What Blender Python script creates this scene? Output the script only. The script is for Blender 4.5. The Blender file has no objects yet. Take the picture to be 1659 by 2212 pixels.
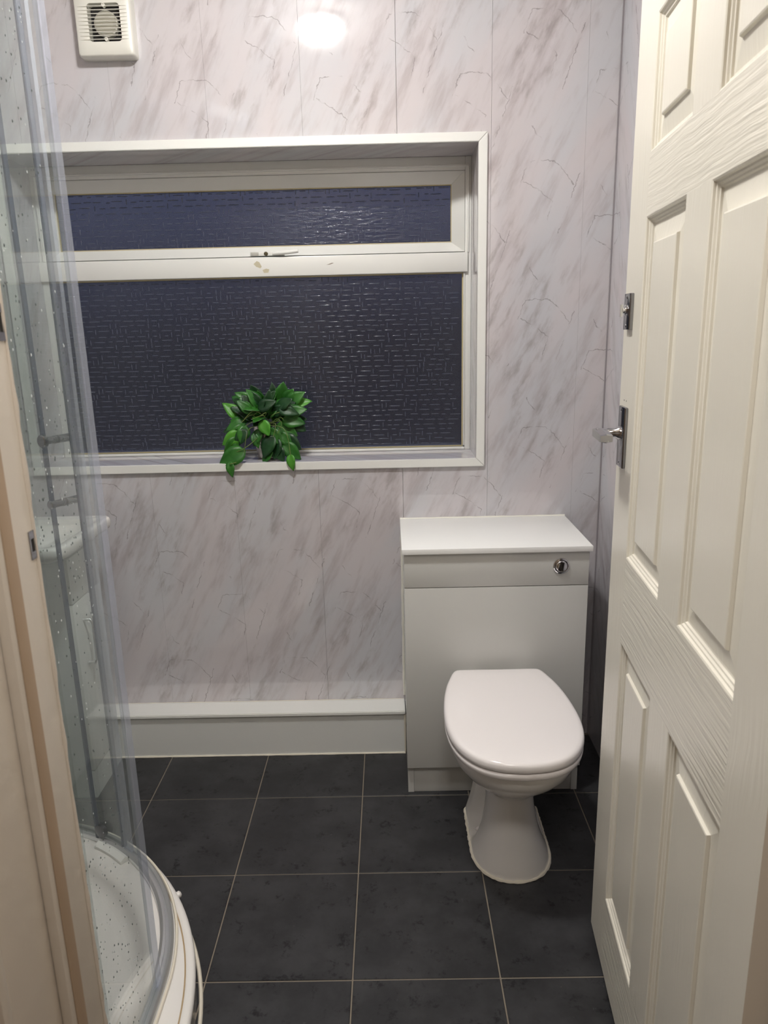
import bpy, bmesh, math, random
from mathutils import Vector, Matrix
random.seed(7)
sc = bpy.context.scene
COL = sc.collection

# ------------------------------------------------------------------ camera
F_PX, PITCH, YAW, ROLL, CAM_H = 1579.05, .2472, -.011, -.0238, 1.411
cy, sy = math.cos(YAW), math.sin(YAW)
fwd0, right0, up0 = Vector((sy, cy, 0)), Vector((cy, -sy, 0)), Vector((0, 0, 1))
fwd = math.cos(PITCH)*fwd0 - math.sin(PITCH)*up0
upv = math.sin(PITCH)*fwd0 + math.cos(PITCH)*up0
rgt = math.cos(ROLL)*right0 + math.sin(ROLL)*upv
upv = -math.sin(ROLL)*right0 + math.cos(ROLL)*upv
cam_data = bpy.data.cameras.new('camera')
cam = bpy.data.objects.new('camera', cam_data)
COL.objects.link(cam)
m = Matrix((rgt, upv, -fwd)).transposed().to_4x4()
m.translation = Vector((0, 0, CAM_H))
cam.matrix_world = m
cam_data.sensor_fit = 'HORIZONTAL'
cam_data.sensor_width = 36
cam_data.lens = 36*F_PX/1659
cam_data.clip_start = .02
cam_data.dof.use_dof = True
cam_data.dof.focus_distance = 2.0
cam_data.dof.aperture_fstop = 14
sc.camera = cam

# ------------------------------------------------------------------ world, lamps, exposure
world = bpy.data.worlds.new('dusk')
sc.world = world
world.use_nodes = True
wt_ = world.node_tree
_g = wt_.nodes.new('ShaderNodeTexCoord'); _x = wt_.nodes.new('ShaderNodeSeparateXYZ'); _r = wt_.nodes.new('ShaderNodeValToRGB')
wt_.links.new(_g.outputs['Generated'], _x.inputs[0]); wt_.links.new(_x.outputs[2], _r.inputs[0]); wt_.links.new(_r.outputs[0], wt_.nodes['Background'].inputs['Color'])
_r.color_ramp.elements[0].position = 0; _r.color_ramp.elements[0].color = (.20, .20, .25, 1)
_r.color_ramp.elements[1].position = .35; _r.color_ramp.elements[1].color = (.62, .74, 1.30, 1)
wt_.nodes['Background'].inputs['Strength'].default_value = .085
LAMP_EMIT = 135
def area(name, loc, size, watts, col, rot=(0, 0, 0)):
    d = bpy.data.lights.new(name, 'AREA')
    d.shape = 'DISK'; d.size = size; d.energy = watts; d.color = col
    o = bpy.data.objects.new(name, d); COL.objects.link(o)
    o.location = loc; o.rotation_euler = rot
    return o
area('hall_lamp', (.04, .12, 2.37), .34, 5.5, (1, .955, .91))
sc.view_settings.view_transform = 'Standard'
sc.view_settings.look = 'None'
sc.view_settings.gamma = 1
sc.view_settings.use_curve_mapping = False
sc.view_settings.exposure = 1.24

# ------------------------------------------------------------------ materials
def srgb(r, g, b):
    f = lambda c: (c/255/12.92) if c/255 <= .04045 else ((c/255+.055)/1.055)**2.4
    return (f(r), f(g), f(b), 1)

class NT:
    def __init__(s, name):
        s.m = bpy.data.materials.new(name); s.m.use_nodes = True
        s.t = s.m.node_tree; s.n = s.t.nodes
        s.b = s.n['Principled BSDF']; s.out = s.n['Material Output']
    def node(s, typ, **kw):
        n = s.n.new(typ)
        for k, v in kw.items(): setattr(n, k, v)
        return n
    def link(s, a, b): s.t.links.new(a, b)
    def set(s, **kw):
        for k, v in kw.items(): s.b.inputs[k.replace('_', ' ')].default_value = v
        return s
    def val(s, sock, v):
        if hasattr(v, 'is_output') or isinstance(v, bpy.types.NodeSocket): s.link(v, sock)
        else: sock.default_value = v
    def math(s, op, a, b=0, c=0):
        n = s.node('ShaderNodeMath', operation=op)
        s.val(n.inputs[0], a); s.val(n.inputs[1], b)
        if op in ('MULTIPLY_ADD', 'SMOOTH_MIN'): s.val(n.inputs[2], c)
        return n.outputs[0]
    def comb(s, x, y, z=0):
        n = s.node('ShaderNodeCombineXYZ')
        s.val(n.inputs[0], x); s.val(n.inputs[1], y); s.val(n.inputs[2], z)
        return n.outputs[0]
    def noise(s, vec, scale, detail=2, rough=.5):
        n = s.node('ShaderNodeTexNoise'); s.link(vec, n.inputs['Vector'])
        n.inputs['Scale'].default_value = scale; n.inputs['Detail'].default_value = detail
        n.inputs['Roughness'].default_value = rough
        return n.outputs['Fac']
    def ramp(s, fac, lo, hi):
        n = s.node('ShaderNodeMapRange', interpolation_type='SMOOTHSTEP')
        s.link(fac, n.inputs[0]); n.inputs[1].default_value = lo; n.inputs[2].default_value = hi
        return n.outputs[0]
    def mix(s, fac, a, b):
        n = s.node('ShaderNodeMix', data_type='RGBA')
        s.val(n.inputs[0], fac); s.val(n.inputs[6], a); s.val(n.inputs[7], b)
        return n.outputs[2]
    def bump(s, h, strength=.2, dist=.002):
        n = s.node('ShaderNodeBump'); s.link(h, n.inputs['Height'])
        n.inputs['Strength'].default_value = strength; n.inputs['Distance'].default_value = dist
        s.link(n.outputs[0], s.b.inputs['Normal'])
    def pos(s):
        g = s.node('ShaderNodeNewGeometry'); x = s.node('ShaderNodeSeparateXYZ')
        s.link(g.outputs['Position'], x.inputs[0])
        return g.outputs['Position'], x.outputs[0], x.outputs[1], x.outputs[2]

def plain(name, col, rough=.4, metal=0, spec=.5, bump=None, coat=0):
    t = NT(name).set(Base_Color=col, Roughness=rough, Metallic=metal)
    t.b.inputs['Specular IOR Level'].default_value = spec
    if coat: t.b.inputs['Coat Weight'].default_value = coat; t.b.inputs['Coat Roughness'].default_value = .05
    if bump:
        p, *_ = t.pos()
        t.bump(t.noise(p, bump[0], 3), bump[1], bump[2])
    return t.m

def marble():
    t = NT('marble_panel')
    p, x, y, z = t.pos()
    u = t.math('ADD', x, y)
    # a runs along the streaks (leaning to the right), b across them
    ang = math.radians(64); c, s_ = math.cos(ang), math.sin(ang)
    a = t.math('ADD', t.math('MULTIPLY', u, c), t.math('MULTIPLY', z, s_))
    b = t.math('SUBTRACT', t.math('MULTIPLY', z, c), t.math('MULTIPLY', u, s_))
    broad = t.noise(t.comb(t.math('MULTIPLY', a, 1.6), t.math('MULTIPLY', b, 5), 3.1), 1, 3, .55)
    col = t.mix(t.ramp(broad, .36, .64), srgb(209, 203, 206), srgb(204, 204, 209))
    fine = t.noise(t.comb(t.math('MULTIPLY', a, 5), t.math('MULTIPLY', b, 24), 8.7), 1, 4, .6)
    col = t.mix(t.math('MULTIPLY', t.ramp(fine, .46, .74), .55), col, srgb(170, 160, 162))
    smudge = t.noise(t.comb(t.math('MULTIPLY', a, 11), t.math('MULTIPLY', b, 34), 1.3), 1, 4, .6)
    zone = t.noise(t.comb(t.math('MULTIPLY', a, 3.2), t.math('MULTIPLY', b, 7), 5.5), 1, 2)
    sm = t.math('MULTIPLY', t.ramp(smudge, .46, .76), t.ramp(zone, .44, .62))
    col = t.mix(t.math('MULTIPLY', sm, .60), col, srgb(146, 135, 134))
    # printed hairline cracks: the same motif repeats over the boards in staggered columns
    wob = t.node('ShaderNodeTexNoise'); t.link(t.comb(u, z, 0), wob.inputs['Vector'])
    wob.inputs['Scale'].default_value = 70; wob.inputs['Detail'].default_value = 2
    wu_ = t.math('MULTIPLY_ADD', wob.outputs['Fac'], .013, t.math('SUBTRACT', u, .222+2.325-.045+.0065))
    sw = t.node('ShaderNodeSeparateColor'); t.link(wob.outputs['Color'], sw.inputs[0])
    wz_ = t.math('MULTIPLY_ADD', sw.outputs[1], .013, t.math('SUBTRACT', z, 2.107+.0065))
    colu = t.math('FLOOR', t.math('DIVIDE', wu_, .2))
    fu = t.math('SUBTRACT', t.math('SUBTRACT', wu_, t.math('MULTIPLY', colu, .2)), .045)
    odd = t.math('MODULO', t.math('ADD', colu, 40), 2)
    zz = t.math('ADD', t.math('SUBTRACT', wz_, t.math('MULTIPLY', odd, .155)), .39*9+.205)
    fz = t.math('SUBTRACT', t.math('MODULO', zz, .39), .205)
    q = t.comb(fu, fz, 0)
    def seg(p0, p1):
        v_ = lambda op: t.node('ShaderNodeVectorMath', operation=op)
        pa = v_('SUBTRACT'); t.link(q, pa.inputs[0]); pa.inputs[1].default_value = (*p0, 0)
        ba = (p1[0]-p0[0], p1[1]-p0[1]); L2 = ba[0]**2+ba[1]**2
        dt = v_('DOT_PRODUCT'); t.link(pa.outputs[0], dt.inputs[0]); dt.inputs[1].default_value = (ba[0]/L2, ba[1]/L2, 0)
        h = t.math('ADD', dt.outputs['Value'], 0); h.node.use_clamp = True
        sc_ = v_('SCALE'); sc_.inputs[0].default_value = (*ba, 0); t.link(h, sc_.inputs['Scale'])
        df = v_('SUBTRACT'); t.link(pa.outputs[0], df.inputs[0]); t.link(sc_.outputs[0], df.inputs[1])
        ln = v_('LENGTH'); t.link(df.outputs[0], ln.inputs[0])
        return ln.outputs['Value']
    arch = [(-.0222, -.0568), (0, 0), (.030, .002), (.074, 0), (.102, -.0253), (.1333, -.0675)]
    tail = [(-.0142, -.0548), (.0336, -.0811), (.0723, -.1101), (.0583, -.1635)]
    diag = [(.150, -.035), (.120, -.12), (.092, -.20)]
    tick = [(.01, .095), (.022, .07), (.036, .058)]
    d = None
    for poly in (arch, tail, diag, tick):
        for p0, p1 in zip(poly, poly[1:]):
            e = seg(p0, p1); d = e if d is None else t.math('MINIMUM', d, e)
    mask = t.noise(t.comb(t.math('MULTIPLY', u, 26), t.math('MULTIPLY', z, 26), 2.2), 1, 2)
    line = t.math('MULTIPLY', t.math('SUBTRACT', 1, t.ramp(d, .0004, .0017)), t.ramp(mask, .38, .60))
    col = t.mix(t.math('MULTIPLY', line, .52), col, srgb(104, 94, 94))
    t.link(col, t.b.inputs['Base Color'])
    t.set(Roughness=.055)
    t.b.inputs['Specular IOR Level'].default_value = .85
    t.bump(t.noise(p, 6, 2), .05, .004)
    return t.m

def tile_mat():
    t = NT('charcoal_tile')
    p, x, y, z = t.pos()
    n1 = t.noise(p, 7, 5, .65); n2 = t.noise(p, 55, 4, .7); n3 = t.noise(p, 17, 6, .7)
    col = t.mix(t.ramp(n1, .35, .7), srgb(43, 43, 45), srgb(58, 58, 60))
    col = t.mix(t.math('MULTIPLY', t.ramp(n3, .52, .64), t.ramp(n2, .46, .58)), col, srgb(22, 22, 24))
    col = t.mix(t.math('MULTIPLY', t.ramp(n2, .66, .74), .5), col, srgb(88, 88, 88))
    t.link(col, t.b.inputs['Base Color'])
    t.set(Roughness=.42)
    t.b.inputs['Specular IOR Level'].default_value = .35
    t.bump(n3, .12, .002)
    return t.m

def wood_paint(name, axis, col):
    """white gloss paint over pressed woodgrain; axis = grain direction ('H' along the rail, 'V' up the stile)"""
    t = NT(name)
    p, x, y, z = t.pos()
    if axis == 'H': vec = t.comb(t.math('MULTIPLY', y, 5), t.math('MULTIPLY', z, 130))
    else: vec = t.comb(t.math('MULTIPLY', y, 110), t.math('MULTIPLY', z, 4))
    warp = t.noise(t.comb(t.math('MULTIPLY', y, 6), t.math('MULTIPLY', z, 6)), 1, 2)
    ad = t.node('ShaderNodeVectorMath', operation='ADD'); t.link(vec, ad.inputs[0])
    k = (0, 1.6, 0) if axis == 'H' else (4, 0, 0)
    mu = t.node('ShaderNodeVectorMath', operation='SCALE'); mu.inputs[0].default_value = k; t.link(warp, mu.inputs['Scale'])
    t.link(mu.outputs[0], ad.inputs[1])
    n = t.noise(ad.outputs[0], 1, 3, .6)
    t.set(Base_Color=col, Roughness=.28)
    t.b.inputs['Specular IOR Level'].default_value = .45
    t.bump(n, .75 if axis == 'H' else .28, .0022)
    return t.m

def shower_glass(haze):
    t = NT('shower_glass')
    n = t.n
    tr = n.new('ShaderNodeBsdfTransparent'); tr.inputs[0].default_value = (.955, .975, .97, 1)
    gl = n.new('ShaderNodeBsdfGlossy'); gl.inputs['Roughness'].default_value = .03; gl.inputs['Color'].default_value = (1, 1, 1, 1)
    df = n.new('ShaderNodeBsdfDiffuse'); df.inputs['Color'].default_value = srgb(205, 214, 214)
    tl = n.new('ShaderNodeBsdfTranslucent'); tl.inputs['Color'].default_value = srgb(205, 214, 214)
    dd = n.new('ShaderNodeMixShader'); dd.inputs[0].default_value = .5
    t.link(df.outputs[0], dd.inputs[1]); t.link(tl.outputs[0], dd.inputs[2])
    m1 = n.new('ShaderNodeMixShader')
    p, x, y, z = t.pos()
    vary = t.noise(t.comb(t.math('MULTIPLY', t.math('ADD', x, y), 8), t.math('MULTIPLY', z, 2)), 1, 4)
    t.link(t.math('MULTIPLY', t.ramp(vary, .1, .9), haze*2), m1.inputs[0])
    t.link(tr.outputs[0], m1.inputs[1]); t.link(dd.outputs[0], m1.inputs[2])
    lw = n.new('ShaderNodeLayerWeight'); lw.inputs['Blend'].default_value = .5
    fr = t.math('MULTIPLY_ADD', t.math('POWER', lw.outputs['Facing'], 5), .8, .028)
    m2 = n.new('ShaderNodeMixShader'); t.link(fr, m2.inputs[0])
    t.link(m1.outputs[0], m2.inputs[1]); t.link(gl.outputs[0], m2.inputs[2])
    t.link(m2.outputs[0], t.out.inputs['Surface'])
    n.remove(t.b)
    return t.m

def translucent(name, col, see, rough=.2):
    t = NT(name); n = t.n
    tr = n.new('ShaderNodeBsdfTransparent'); tr.inputs[0].default_value = (.9, .92, .95, 1)
    mx = n.new('ShaderNodeMixShader'); mx.inputs[0].default_value = 1-see
    t.set(Base_Color=col, Roughness=rough)
    t.link(tr.outputs[0], mx.inputs[1]); t.link(t.b.outputs[0], mx.inputs[2])
    t.link(mx.outputs[0], t.out.inputs['Surface'])
    return t.m

def obscure_glass():
    t = NT('obscure_glass')
    t.set(Base_Color=(.50, .52, .60, 1), Roughness=.20, IOR=1.45)
    t.b.inputs['Transmission Weight'].default_value = 1
    p, x, y, z = t.pos()
    t.bump(t.noise(t.comb(t.math('MULTIPLY', x, 34), t.math('MULTIPLY', z, 120)), 1, 3), .5, .004)
    return t.m

def leaf_mat(name, c1, c2):
    t = NT(name)
    p, x, y, z = t.pos()
    t.link(t.mix(t.ramp(t.noise(p, 22, 3), .3, .7), c1, c2), t.b.inputs['Base Color'])
    t.set(Roughness=.42)
    t.bump(t.noise(p, 160, 2), .15, .002)
    return t.m

M = dict(
    marble=marble(), tile=tile_mat(),
    grout=plain('grout', srgb(128, 119, 106), .85, bump=(300, .2, .001)),
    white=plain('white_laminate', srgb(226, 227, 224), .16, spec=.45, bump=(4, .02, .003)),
    bright=plain('toplit_white_laminate', srgb(246, 246, 244), .3),  # extra bright: light falling on the worktop is put into the colour
    front=plain('shaded_white_gloss_front', srgb(206, 206, 202), .14, spec=.45, bump=(4, .02, .003)),  # greyed: weaker light on the upright faces is put into the colour
    upvc=plain('white_upvc', srgb(236, 236, 232), .25, bump=(30, .03, .001)),
    trimw=plain('white_pvc_trim', srgb(240, 240, 236), .3),
    ceramic=plain('white_ceramic', srgb(232, 229, 225), .08, spec=.55),
    seat=plain('white_plastic_seat', srgb(238, 233, 232), .16),
    silicone=plain('aged_sealant', srgb(226, 219, 203), .5, bump=(90, .3, .002)),
    sealant=plain('white_sealant', srgb(236, 234, 224), .4),
    bead=plain('glazing_gasket', srgb(196, 184, 146), .5),
    chrome=plain('chrome', (.78, .78, .80, 1), .07, 1),
    kchrome=plain('knob_chrome', (.26, .27, .28, 1), .15, 1),
    mchrome=plain('lever_chrome', (.50, .50, .52, 1), .12, 1),
    dchrome=plain('worn_chrome', (.30, .30, .32, 1), .18, 1, bump=(140, .25, .001)),
    rail=plain('satin_aluminium', (.80, .81, .82, 1), .38, 1),
    cream=plain('cream_gloss_paint', srgb(212, 203, 190), .35, bump=(38, .22, .003)),
    tan=plain('tan_lining', srgb(172, 138, 108), .5),  # one even tan, browner than the cream lining on the left
    hallwall=plain('hall_wall_paint', srgb(196, 178, 156), .8),
    hallfloor=plain('hall_carpet', srgb(110, 98, 88), .95),
    ceil=plain('ceiling_paint', srgb(238, 236, 232), .6),
    darkhole=plain('dark_cavity', srgb(30, 28, 27), .7),
    fan=plain('fan_plastic', srgb(232, 230, 221), .35),
    fanhub=plain('fan_motor_plastic', srgb(226, 224, 214), .4),
    doorH=wood_paint('door_paint_rail', 'H', srgb(226, 221, 208)),
    doorV=wood_paint('door_paint_stile', 'V', srgb(226, 221, 208)),
    shglass=shower_glass(.085), seal=translucent('seal_strip', srgb(214, 219, 232), .70),
    dseal=translucent('dark_seal_strip', srgb(96, 106, 124), .35),
    oglass=obscure_glass(),
    relief=plain('pressed_glass_ridge', srgb(84, 88, 104), .10, spec=.7),
    residue=plain('tape_residue', srgb(198, 190, 164), .6),
    scuff=plain('dark_scuff', srgb(150, 140, 128), .7),
    drop=plain('dark_metal', (.16, .16, .17, 1), .3, 1),
    pot=plain('mercury_silver_pot', (.62, .58, .52, 1), .22, 1, bump=(130, .5, .002)),
    stem=plain('green_stem', srgb(104, 122, 62), .55),
    soil=plain('dark_moss', srgb(40, 44, 24), .9),
    leafA=leaf_mat('leaf_mid_green', srgb(30, 88, 26), srgb(50, 112, 34)),
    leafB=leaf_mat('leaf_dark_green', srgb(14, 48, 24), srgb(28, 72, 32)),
    leafC=leaf_mat('leaf_bright_green', srgb(64, 134, 34), srgb(84, 152, 48)),
)
def emit(name, col, strength):
    t = NT(name).set(Base_Color=(.9, .9, .9, 1), Roughness=.4)
    t.b.inputs['Emission Color'].default_value = col
    t.b.inputs['Emission Strength'].default_value = strength
    return t.m
M['lamp'] = emit('lamp_diffuser', (1, .985, .955, 1), LAMP_EMIT)
def droplet_mat():
    t = NT('water_droplet').set(Base_Color=(.75, .8, .8, 1), Roughness=.05)
    t.b.inputs['Alpha'].default_value = .7
    return t.m
M['droplet'] = droplet_mat()
M['droplet_dark'] = plain('dried_droplet', srgb(92, 100, 100), .3)

# ------------------------------------------------------------------ object helpers
def link_mesh(name, me, mat, parent=None, smooth=False, kind=None, sharp=40):
    o = bpy.data.objects.new(name, me)
    if mat is not None and not me.materials: me.materials.append(mat)
    if smooth:
        for p in me.polygons: p.use_smooth = True
        me.set_sharp_from_angle(angle=math.radians(sharp))
    COL.objects.link(o)
    if parent is not None: adopt(o, parent)
    if kind: o['kind'] = kind
    return o
def adopt(o, parent):
    o.parent = parent
    l = parent
    off = Matrix.Identity(4)
    chain = []
    while l is not None: chain.append(l); l = l.parent
    for q in reversed(chain): off = off @ q.matrix_parent_inverse @ q.matrix_basis
    o.matrix_parent_inverse = off.inverted()
def thing(name, label, cat, loc=(0, 0, 0), group=None):
    o = bpy.data.objects.new(name, None); COL.objects.link(o)
    o.empty_display_size = .05
    o.location = loc; o['label'] = label; o['category'] = cat
    if group: o['group'] = group
    return o
def struct(o, label=None):
    o['kind'] = 'structure'
    if label: o['label'] = label
    return o
def sroot(name, loc, label=None):
    o = bpy.data.objects.new(name, None); COL.objects.link(o); o.location = loc
    o.empty_display_size = .05
    return struct(o, label)
def mesh_from(name, verts, faces):
    me = bpy.data.meshes.new(name); me.from_pydata([tuple(v) for v in verts], [], faces); me.update()
    return me
def bm_mesh(name, bm):
    bmesh.ops.recalc_face_normals(bm, faces=bm.faces)
    me = bpy.data.meshes.new(name); bm.to_mesh(me); bm.free(); return me
def bm_box(bm, x0, x1, y0, y1, z0, z1, bev=0, seg=2, mat=None):
    vs = [bm.verts.new((x, y, z)) for z in (z0, z1) for y in (y0, y1) for x in (x0, x1)]
    q = [(0, 1, 3, 2), (4, 6, 7, 5), (0, 4, 5, 1), (2, 3, 7, 6), (0, 2, 6, 4), (1, 5, 7, 3)]
    fs = [bm.faces.new([vs[i] for i in f]) for f in q]
    if bev:
        es = {e for f in fs for e in f.edges}
        bmesh.ops.bevel(bm, geom=list(es), offset=bev, segments=seg, profile=.5, affect='EDGES')
    if mat is not None: bmesh.ops.transform(bm, matrix=mat, verts=vs)
    return vs
def box(name, x0, x1, y0, y1, z0, z1, mat, parent=None, bev=0, seg=2, kind=None, tf=None):
    bm = bmesh.new(); bm_box(bm, x0, x1, y0, y1, z0, z1, bev, seg)
    if tf is not None: bmesh.ops.transform(bm, matrix=tf, verts=bm.verts)
    return link_mesh(name, bm_mesh(name, bm), mat, parent, bev > 0, kind)
def boxes(name, lst, mat, parent=None, bev=0, kind=None, tf=None):
    bm = bmesh.new()
    for b in lst: bm_box(bm, *b, bev)
    if tf is not None: bmesh.ops.transform(bm, matrix=tf, verts=bm.verts)
    return link_mesh(name, bm_mesh(name, bm), mat, parent, bev > 0, kind)
def loft_mesh(name, rings, cap0=True, cap1=True, closed=True):
    n = len(rings[0]); vs = [p for r in rings for p in r]; fs = []
    for i in range(len(rings)-1):
        for j in range(n if closed else n-1):
            k = (j+1) % n
            fs.append((i*n+j, i*n+k, (i+1)*n+k, (i+1)*n+j))
    if cap0: fs.append(tuple(reversed(range(n))))
    if cap1: fs.append(tuple((len(rings)-1)*n+j for j in range(n)))
    me = mesh_from(name, vs, fs)
    bm = bmesh.new(); bm.from_mesh(me); bmesh.ops.recalc_face_normals(bm, faces=bm.faces); bm.to_mesh(me); bm.free()
    return me
def frame_axes(d):
    d = d.normalized(); a = Vector((0, 0, 1)) if abs(d.z) < .9 else Vector((1, 0, 0))
    u = d.cross(a).normalized(); return u, d.cross(u).normalized()
def tube_mesh(name, pts, r, n=8, caps=True):
    pts = [Vector(p) for p in pts]; rings = []
    for i, p in enumerate(pts):
        d = pts[min(i+1, len(pts)-1)] - pts[max(i-1, 0)]
        u, v = frame_axes(d)
        rr = r[i] if isinstance(r, (list, tuple)) else r
        rings.append([p + rr*(math.cos(2*math.pi*k/n)*u + math.sin(2*math.pi*k/n)*v) for k in range(n)])
    return loft_mesh(name, rings, caps, caps)
def lathe_mesh(name, base, axis, prof, n=24):
    """prof: list of (distance along the axis, radius)"""
    base, axis = Vector(base), Vector(axis).normalized(); u, v = frame_axes(axis)
    rings = [[base + axis*h + max(r, 1e-5)*(math.cos(2*math.pi*k/n)*u + math.sin(2*math.pi*k/n)*v) for k in range(n)] for h, r in prof]
    return loft_mesh(name, rings)
def sweep_mesh(name, path, prof, closed_prof=True):
    """path: list of (point, outward unit vector); prof: list of (out, z) offsets"""
    rings = [[p + o*q[0] + Vector((0, 0, q[1])) for q in prof] for p, o in path]
    return loft_mesh(name, rings, closed_prof, closed_prof, closed_prof)
def spline(P, n):
    """Catmull-Rom through P, n samples per span"""
    out = []
    P = [Vector(p) for p in P]
    for i in range(len(P)-1):
        p0, p1, p2, p3 = P[max(i-1, 0)], P[i], P[i+1], P[min(i+2, len(P)-1)]
        for k in range(n):
            t = k/n
            out.append(.5*((2*p1)+(p2-p0)*t+(2*p0-5*p1+4*p2-p3)*t*t+(3*p1-p0-3*p2+p3)*t**3))
    out.append(P[-1]); return out

# ------------------------------------------------------------------ room numbers
YW, XR, XL, YF, ZC = 2.325, .678, -1.345, .70, 2.60
WX0, WX1, WZ0, WZ1 = -1.128, .274, .998, 1.927      # window opening
YG = 2.50                                           # window frame plane

# ------------------------------------------------------------------ floor
fl = struct(box('floor', XL-.05, XR+.05, YF-.12, YW+.05, -.08, -.0022, M['grout']), 'black tiled bathroom floor with thin pale grout lines')
T, OX, OY, G = .33, -.1096, 1.987, .0017
tile_cache = {}
for i in range(-4, 4):
    for j in range(-2, 5):
        x0, x1 = max(OX+i*T+G, XL), min(OX+(i+1)*T-G, XR)
        y0, y1 = max(OY-(j+1)*T+G, YF-.1), min(OY-j*T-G, YW)
        if x1-x0 < .01 or y1-y0 < .01: continue
        key = (round(x1-x0, 4), round(y1-y0, 4))
        if key not in tile_cache:
            bm = bmesh.new(); w, d = (x1-x0)/2, (y1-y0)/2
            bm_box(bm, -w, w, -d, d, -.012, 0, .0012, 1)
            tile_cache[key] = bm_mesh('tile', bm); tile_cache[key].materials.append(M['tile'])
        o = bpy.data.objects.new('tile', tile_cache[key]); COL.objects.link(o)
        o.location = ((x0+x1)/2, (y0+y1)/2, random.uniform(-.0003, .0002)); adopt(o, fl)

# ------------------------------------------------------------------ walls and ceiling
wb = struct(boxes('wall_back', [(XL-.1, WX0-.012, YW+.008, YW+.30, 0, ZC), (WX1+.012, XR+.1, YW+.008, YW+.30, 0, ZC),
                         (WX0-.012, WX1+.012, YW+.008, YW+.30, 0, WZ0-.012), (WX0-.012, WX1+.012, YW+.008, YW+.30, WZ1+.012, ZC)], M['ceil']),
            'back wall clad in glossy grey marble effect panels around the window')
PW, PJ = .2735, -.2355
k0 = math.floor((XL-PJ)/PW)
for k in range(k0, 5):
    a, b = max(PJ+k*PW, XL), min(PJ+(k+1)*PW, XR)
    if b-a < .005: continue
    g = .0005 if k in (0, 1) else .0002
    if b <= WX0 or a >= WX1: lst = [(a+g, b-g, 0, ZC)]
    else:
        lst = [(a+g, b-g, 0, WZ0), (a+g, b-g, WZ1, ZC)]
        if a < WX0: lst.append((a+g, WX0, WZ0, WZ1))
        if b > WX1: lst.append((WX1, b-g, WZ0, WZ1))
    boxes('wall_panel', [(p, q, YW, YW+.008, r, s) for p, q, r, s in lst], M['marble'], wb)
rb = .008
for nm, b in (('top', (WX0-rb, WX1+rb, YW+.008, YG+.02, WZ1, WZ1+rb)), ('bottom', (WX0-rb, WX1+rb, YW+.008, YG+.02, WZ0-rb, WZ0)),
              ('left', (WX0-rb, WX0, YW+.008, YG+.02, WZ0, WZ1)), ('right', (WX1, WX1+rb, YW+.008, YG+.02, WZ0, WZ1))):
    box('reveal_board', *b, M['marble'], wb)
wr = struct(box('wall_right', XR+.008, XR+.1, YF-.12, YW+.3, 0, ZC, M['ceil']), 'right wall of marble effect panels behind the open door')
yy = YW
while yy > YF:
    y0 = max(yy-PW, YF)
    box('wall_panel', XR, XR+.008, y0+.0002, yy-.0002, 0, ZC, M['marble'], wr); yy -= PW
struct(box('trim_3', XR-.004, XR, YW-.004, YW, 0, ZC, plain('grey_corner_trim', srgb(150, 144, 148), .3)), 'slim grey corner trim between back wall and right wall')
wl = struct(box('wall_left', XL-.1, XL, YF-.12, YW+.3, 0, ZC, M['marble']), 'left wall behind the shower')
DX0, DX1, DZ = -.36, .43, 2.03
struct(boxes('wall_front', [(XL-.1, DX0-.03, YF-.12, YF, 0, ZC), (DX1+.03, XR+.1, YF-.12, YF, 0, ZC), (DX0-.03, DX1+.03, YF-.12, YF, DZ+.03, ZC)], M['hallwall']),
       'doorway wall between hall and bathroom')
struct(box('ceiling', XL-.1, XR+.1, YF-.12, YW+.3, ZC, ZC+.05, M['ceil']), 'white bathroom ceiling')
# the hall the photographer stands in
struct(box('floor_hall', -1.0, 1.0, -1.5, YF-.12, -.08, -.004, M['hallfloor']), 'hall floor outside the bathroom')
struct(box('ceiling_hall', -1.0, 1.0, -1.5, YF-.12, 2.42, 2.47, M['ceil']), 'hall ceiling outside the bathroom')
struct(box('wall_hall_left', -1.05, -1.0, -1.5, YF-.12, 0, 2.42, M['hallwall']), 'hall wall on the left')
struct(box('wall_hall_right', 1.0, 1.05, -1.5, YF-.12, 0, 2.42, M['hallwall']), 'hall wall on the right')
struct(box('wall_hall_rear', -1.05, 1.05, -1.55, -1.5, 0, 2.42, M['hallwall']), 'hall wall behind the photographer')

# ------------------------------------------------------------------ window trim
tr = sroot('trim_1', ((WX0+WX1)/2, YW-.01, WZ0), 'white plastic trim framing the window recess, mitred at the corners')
tw, tp = .0262, .010
def mitre(name, q):
    vs = []
    for y in (YW-tp, YW): vs += [(x, y, z) for x, z in q]
    me = mesh_from(name, vs, [(3, 2, 1, 0), (4, 5, 6, 7), (0, 1, 5, 4), (1, 2, 6, 5), (2, 3, 7, 6), (3, 0, 4, 7)])
    bm = bmesh.new(); bm.from_mesh(me); bmesh.ops.recalc_face_normals(bm, faces=bm.faces)
    bmesh.ops.bevel(bm, geom=list(bm.edges), offset=.0012, segments=2, affect='EDGES'); bm.to_mesh(me); bm.free()
    return link_mesh(name, me, M['trimw'], tr, True)
gx = .0004
mitre('trim_strip', [(WX0-tw, WZ1+tw), (WX1+tw, WZ1+tw), (WX1, WZ1+gx), (WX0, WZ1+gx)])
mitre('trim_strip', [(WX0, WZ0-gx), (WX1, WZ0-gx), (WX1+tw, WZ0-tw), (WX0-tw, WZ0-tw)])
mitre('trim_strip', [(WX0-tw, WZ1+tw-.001), (WX0-gx, WZ1), (WX0-gx, WZ0), (WX0-tw, WZ0-tw+.001)])
mitre('trim_strip', [(WX1+gx, WZ1), (WX1+tw, WZ1+tw-.001), (WX1+tw, WZ0-tw+.001), (WX1+gx, WZ0)])

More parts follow.
